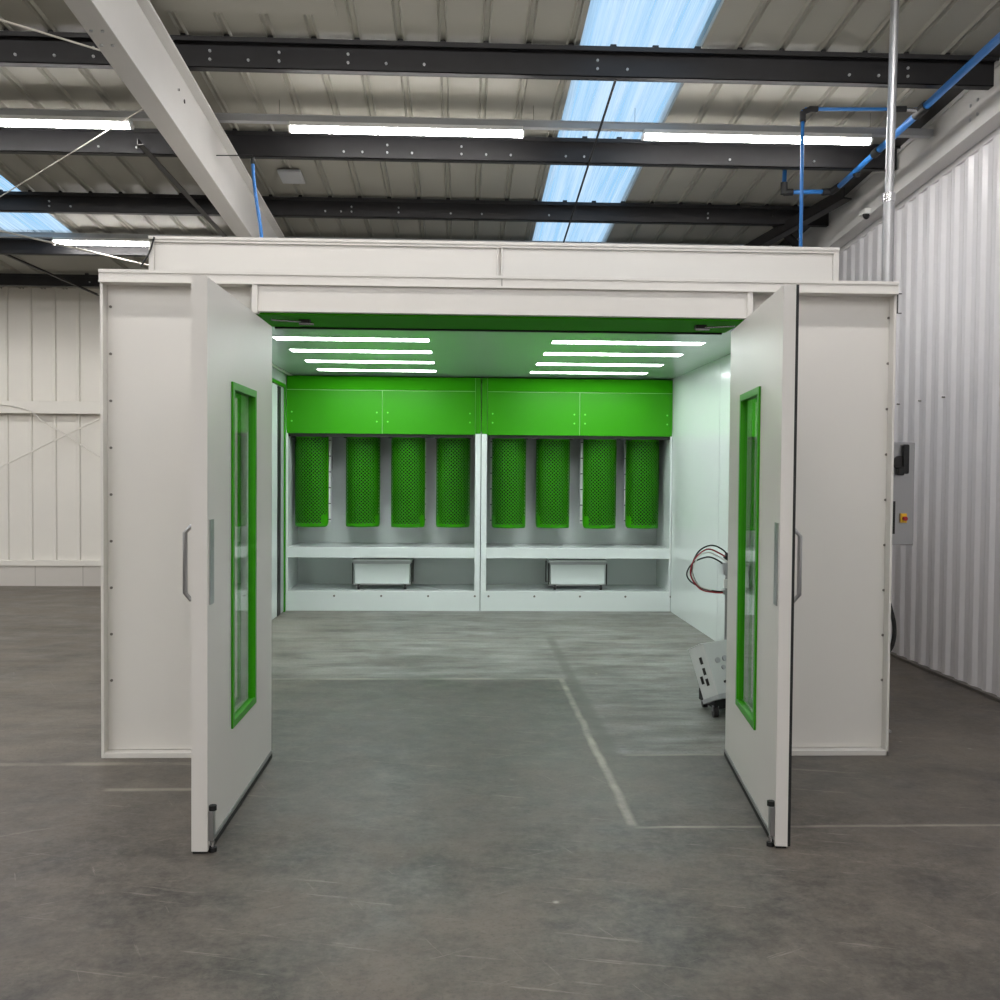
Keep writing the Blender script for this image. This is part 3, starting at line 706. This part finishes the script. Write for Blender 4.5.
for mi_, (xa, xb) in enumerate(((XL+.004, .236), (.244, XR-.004))):
    la = ['white extraction module with green top panels beside the side door', 'white extraction module with green top panels beside the hose trolley wall'][mi_]
    t = thing('extraction_module', la, 'filter unit', ((xa+xb)/2, YK, 0), 'extraction modules across the back of the booth')
    yb = 11.86; post = .062
    pa, pb = (xa, xb-post) if mi_ == 0 else (xa+post, xb)
    b = B(); b.box(xa, xb, YK, yb, 0, .222, inn); n = 5
    for k in range(n): 
        x = (-1.378+.52*k-.52 if mi_ == 0 else .335+.512*k)
        if x < xa+.015: continue
        b.cyl((x, YK-.004, .167), (x, YK, .167), .012, M['screw'], 10)
    b.build('kick_panel', t, bevel=.003)
    b = B(); b.box(pa, pb, YK, yb-.02, .68, .708, inn); b.box(pa, pb, YK-.001, YK+.02, .592, .708, inn); b.build('shelf', t, bevel=.003)
    b = B(); b.box(xa, xb, yb-.02, yb, .222, 2.6, inn); b.build('back_panel', t)
    for sx in (xa, xb-.02):
        b = B(); b.box(sx, sx+.02, YK+.001, yb-.02, .222, 2.0, inn); b.build('side_panel', t)
    b = B(); px = (pb, xb) if mi_ == 0 else (xa, pa); b.box(px[0], px[1], YK-.002, YK+.06, .222, 1.975, inn); b.build('post', t, bevel=.003)
    # green panels; pale backing in the gaps paints the highlight on their edges
    mid = -.855 if mi_ == 0 else 1.337
    zt = 2.595; zs = 2.445; g_ = .004
    bk = B(); bk.box(xa, xb, YK+.012, YK+.02, 1.965, zt, M['seam']); bk.build('seam_highlight_backing', t)
    for (q0, q1) in ((pa, mid), (mid, pb)):
        b = B(); b.box(q0+g_, q1-g_, YK, YK+.012, 1.965, zs-g_, g)
        for xx in ((q0+.06, q1-.06)):
            for zz in (2.10, 2.2): b.cyl((xx, YK-.003, zz), (xx, YK, zz), .010, M['rscrew'], 8)
        b.build('plenum_panel', t, bevel=.001)
    b = B(); b.box(pa+g_, pb-g_, YK, YK+.012, zs+g_, zt, M['green2']); b.build('upper_panel', t, bevel=.001)
    b = B(); b.box(px[0]+g_*.5, px[1]-g_*.5, YK, YK+.012, 1.975, zt, g); b.build('plenum_cover_strip', t, bevel=.001)
    b = B(); b.box(xa+.02, xb-.02, YK+.02, yb-.02, 1.99, 2.0, M['grey']); b.box(pa+.02, pb-.02, YK+.03, YK+.06, 1.93, 1.965, M['dark']); b.build('plenum_floor', t)

# collection drawers/bins on casters under the shelf
def bin_cart():
    t = thing('powder_bin', 'x', 'bin', (0, 0, 0), 'powder collection bins under the extraction shelf')
    W, D, z0, z1 = .312, .42, .062, .318
    b = B(); vs = []
    for z, w_, d_ in ((z0, W-.005, D-.005), (z1, W, D)):
        vs += [(-w_, 0+(D-d_), z), (w_, (D-d_), z), (w_, d_, z), (-w_, d_, z)]
    b.add(vs, [(3, 2, 1, 0), (4, 5, 6, 7), (0, 1, 5, 4), (1, 2, 6, 5), (2, 3, 7, 6), (3, 0, 4, 7)], inn); b.build('body', t, bevel=.006)
    b = B(); b.box(-W-.02, W+.02, -.02, D+.02, z1, z1+.022, inn); b.box(-W-.012, W+.012, -.012, D+.012, z1-.03, z1, M['grey']); b.build('lid', t, bevel=.004)
    b = B()
    for sx in (-1, 1): b.box(sx*(W+.012), sx*(W+.024), .02, .04, .05, z1-.02, M['dark']); b.box(sx*(W+.012), sx*(W+.024), D-.04, D-.02, .05, z1-.02, M['dark'])
    b.box(-W-.024, W+.024, .02, .04, .045, .062, M['steel']); b.box(-W-.024, W+.024, D-.04, D-.02, .045, .062, M['steel']); b.build('frame', t)
    for sx in (-1, 1):
        for y in (.005, D-.03):
            b = B(); x = sx*(W-.05); b.cyl((x-.013, y, .028), (x+.013, y, .028), .028, M['dark'], 14); b.box(x-.017, x+.017, y-.012, y+.012, .03, .046, M['steel']); b.build('caster', t)
    return t
k0 = bin_cart(); k0.location = (-.862, 11.27, .223); k0['label'] = 'white lidded bin on casters under the shelf, the one towards the side door'
k1 = copy_tree(k0); k1.location = (1.352, 11.27, .223); k1['label'] = 'white lidded bin on casters under the shelf, the one towards the hose trolley'

# ------------------------------------------------------------------ hose trolley behind the open leaf
tr = thing('powder_trolley', 'tilted grey powder gun control trolley with hoses behind the open booth leaf', 'trolley', (1.62, 6.3, 0))
Tm = Matrix.Translation((1.648, 6.2, .135)) @ Matrix.Rotation(math.radians(25), 4, 'Z') @ Matrix.Rotation(math.radians(-24), 4, 'X') @ Matrix.Rotation(math.radians(-3), 4, 'Y')
b = B(); b.T = Tm; b.box(0, .42, 0, .16, .03, .36, M['unit']); b.box(-.006, .426, -.006, .166, 0, .03, M['grey']); b.box(-.004, .424, .02, .164, .36, .366, M['unit'])
ub = b.build('control_unit', tr, bevel=.006)
for (x, z, r) in ((.07, .24, .018), (.13, .245, .018), (.10, .19, .014), (.21, .24, .018), (.08, .10, .008)):
    b = B(); b.T = Tm; b.cyl((x, -.012, z), (x, 0, z), r, M['grey'] if r > .01 else M['dark'], 14); b.build('dial', ub)
b = B(); b.T = Tm
for z in (.10, .17, .24): b.box(-.003, 0, .055, .08, z, z+.045, M['dark'])
b.box(-.003, 0, .10, .125, .12, .17, M['dark']); b.build('side_vent', ub)
b = B(); b.prism([(1.63, 6.25), (2.05, 6.42), (1.96, 6.72), (1.60, 6.55)], .055, .13, M['black']); b.build('base', tr, bevel=.005)
for (x, y) in ((1.64, 6.27), (1.98, 6.42), (1.64, 6.55), (1.92, 6.68)):
    b = B(); b.cyl((x-.015, y, .036), (x+.015, y, .036), .035, M['dark'], 16); b.box(x-.02, x+.02, y-.01, y+.01, .04, .075, M['steel']); b.build('caster', tr)
b = B(); b.cyl((1.765, 6.5, .12), (1.765, 6.5, .97), .013, M['steel'], 12); b.build('mast', tr)
b = B(); b.box(1.735, 1.80, 6.47, 6.53, .76, .79, M['steel']); b.box(1.745, 1.80, 6.48, 6.52, .80, .86, M['plastic']); b.box(1.735, 1.80, 6.47, 6.53, .89, .97, M['grey']); b.build('hose_manifold', tr, bevel=.003)
hs = [([(1.77, 6.49, .99), (1.70, 6.46, 1.03), (1.60, 6.44, 1.06), (1.51, 6.44, .99), (1.49, 6.45, .89), (1.56, 6.46, .80), (1.66, 6.47, .775), (1.76, 6.49, .77)], 'red'),
      ([(1.78, 6.50, 1.00), (1.72, 6.47, 1.055), (1.63, 6.45, 1.085), (1.54, 6.45, 1.04), (1.50, 6.46, .93), (1.55, 6.47, .82), (1.65, 6.48, .785), (1.77, 6.5, .775)], 'black'),
      ([(1.76, 6.52, .94), (1.70, 6.50, .98), (1.62, 6.49, 1.005), (1.52, 6.49, .97), (1.475, 6.5, .90), (1.50, 6.5, .845), (1.58, 6.5, .80)], 'dark'),
      ([(1.76, 6.47, .97), (1.69, 6.45, 1.01), (1.6, 6.43, 1.04), (1.53, 6.43, 1.0), (1.5, 6.44, .9), (1.55, 6.45, .82), (1.64, 6.46, .79)], 'wire')]
for pts, c in hs:
    pts = [(q[0]+.022*(1.8-q[0])/.3, q[1], q[2]) for q in pts]
    b = B(); b.tube(pts, .0052 if c != 'wire' else .0032, M[c], 8, True)
    if c in ('black', 'red'):
        b.cyl(pts[0], Vector(pts[0])+(Vector(pts[1])-Vector(pts[0]))*.5, .012, M['dark'], 8)
    b.build('hose', tr)

# strip helper flags
for o in bpy.data.objects:
    if '_local' in o: del o['_local']

# ------------------------------------------------------------------ world, camera, view
wd = bpy.data.worlds.new('sky'); sc.world = wd; wd.use_nodes = True
bg = wd.node_tree.nodes['Background']; bg.inputs[0].default_value = (.63, .80, .97, 1); bg.inputs[1].default_value = 1.15

pan, pitch, roll, F = 0.04086812, -0.02764026, 0.00788771, 1.0
f = Vector((math.sin(pan)*math.cos(pitch), math.cos(pan)*math.cos(pitch), math.sin(pitch)))
r = f.cross(Vector((0, 0, 1))).normalized(); u = r.cross(f)
c, s_ = math.cos(roll), math.sin(roll)
r, u = c*r+s_*u, -s_*r+c*u
cam = bpy.data.cameras.new('camera'); co = bpy.data.objects.new('camera', cam); COL.objects.link(co)
Mx = Matrix((( r.x, u.x, -f.x), (r.y, u.y, -f.y), (r.z, u.z, -f.z))).to_4x4(); Mx.translation = (0, 0, 1.55)
co.matrix_world = Mx
cam.sensor_width = 36; cam.lens = 36*F; cam.clip_start = .05; cam.clip_end = 200
sc.camera = co
sc.view_settings.view_transform = 'Standard'; sc.view_settings.look = 'None'; sc.view_settings.gamma = 1
sc.view_settings.use_curve_mapping = False; sc.view_settings.exposure = 0
sc.cycles.use_denoising = True
sc.cycles.max_bounces = 10; sc.cycles.diffuse_bounces = 6; sc.cycles.glossy_bounces = 5; sc.cycles.transparent_max_bounces = 12
sc.cycles.sample_clamp_indirect = 6
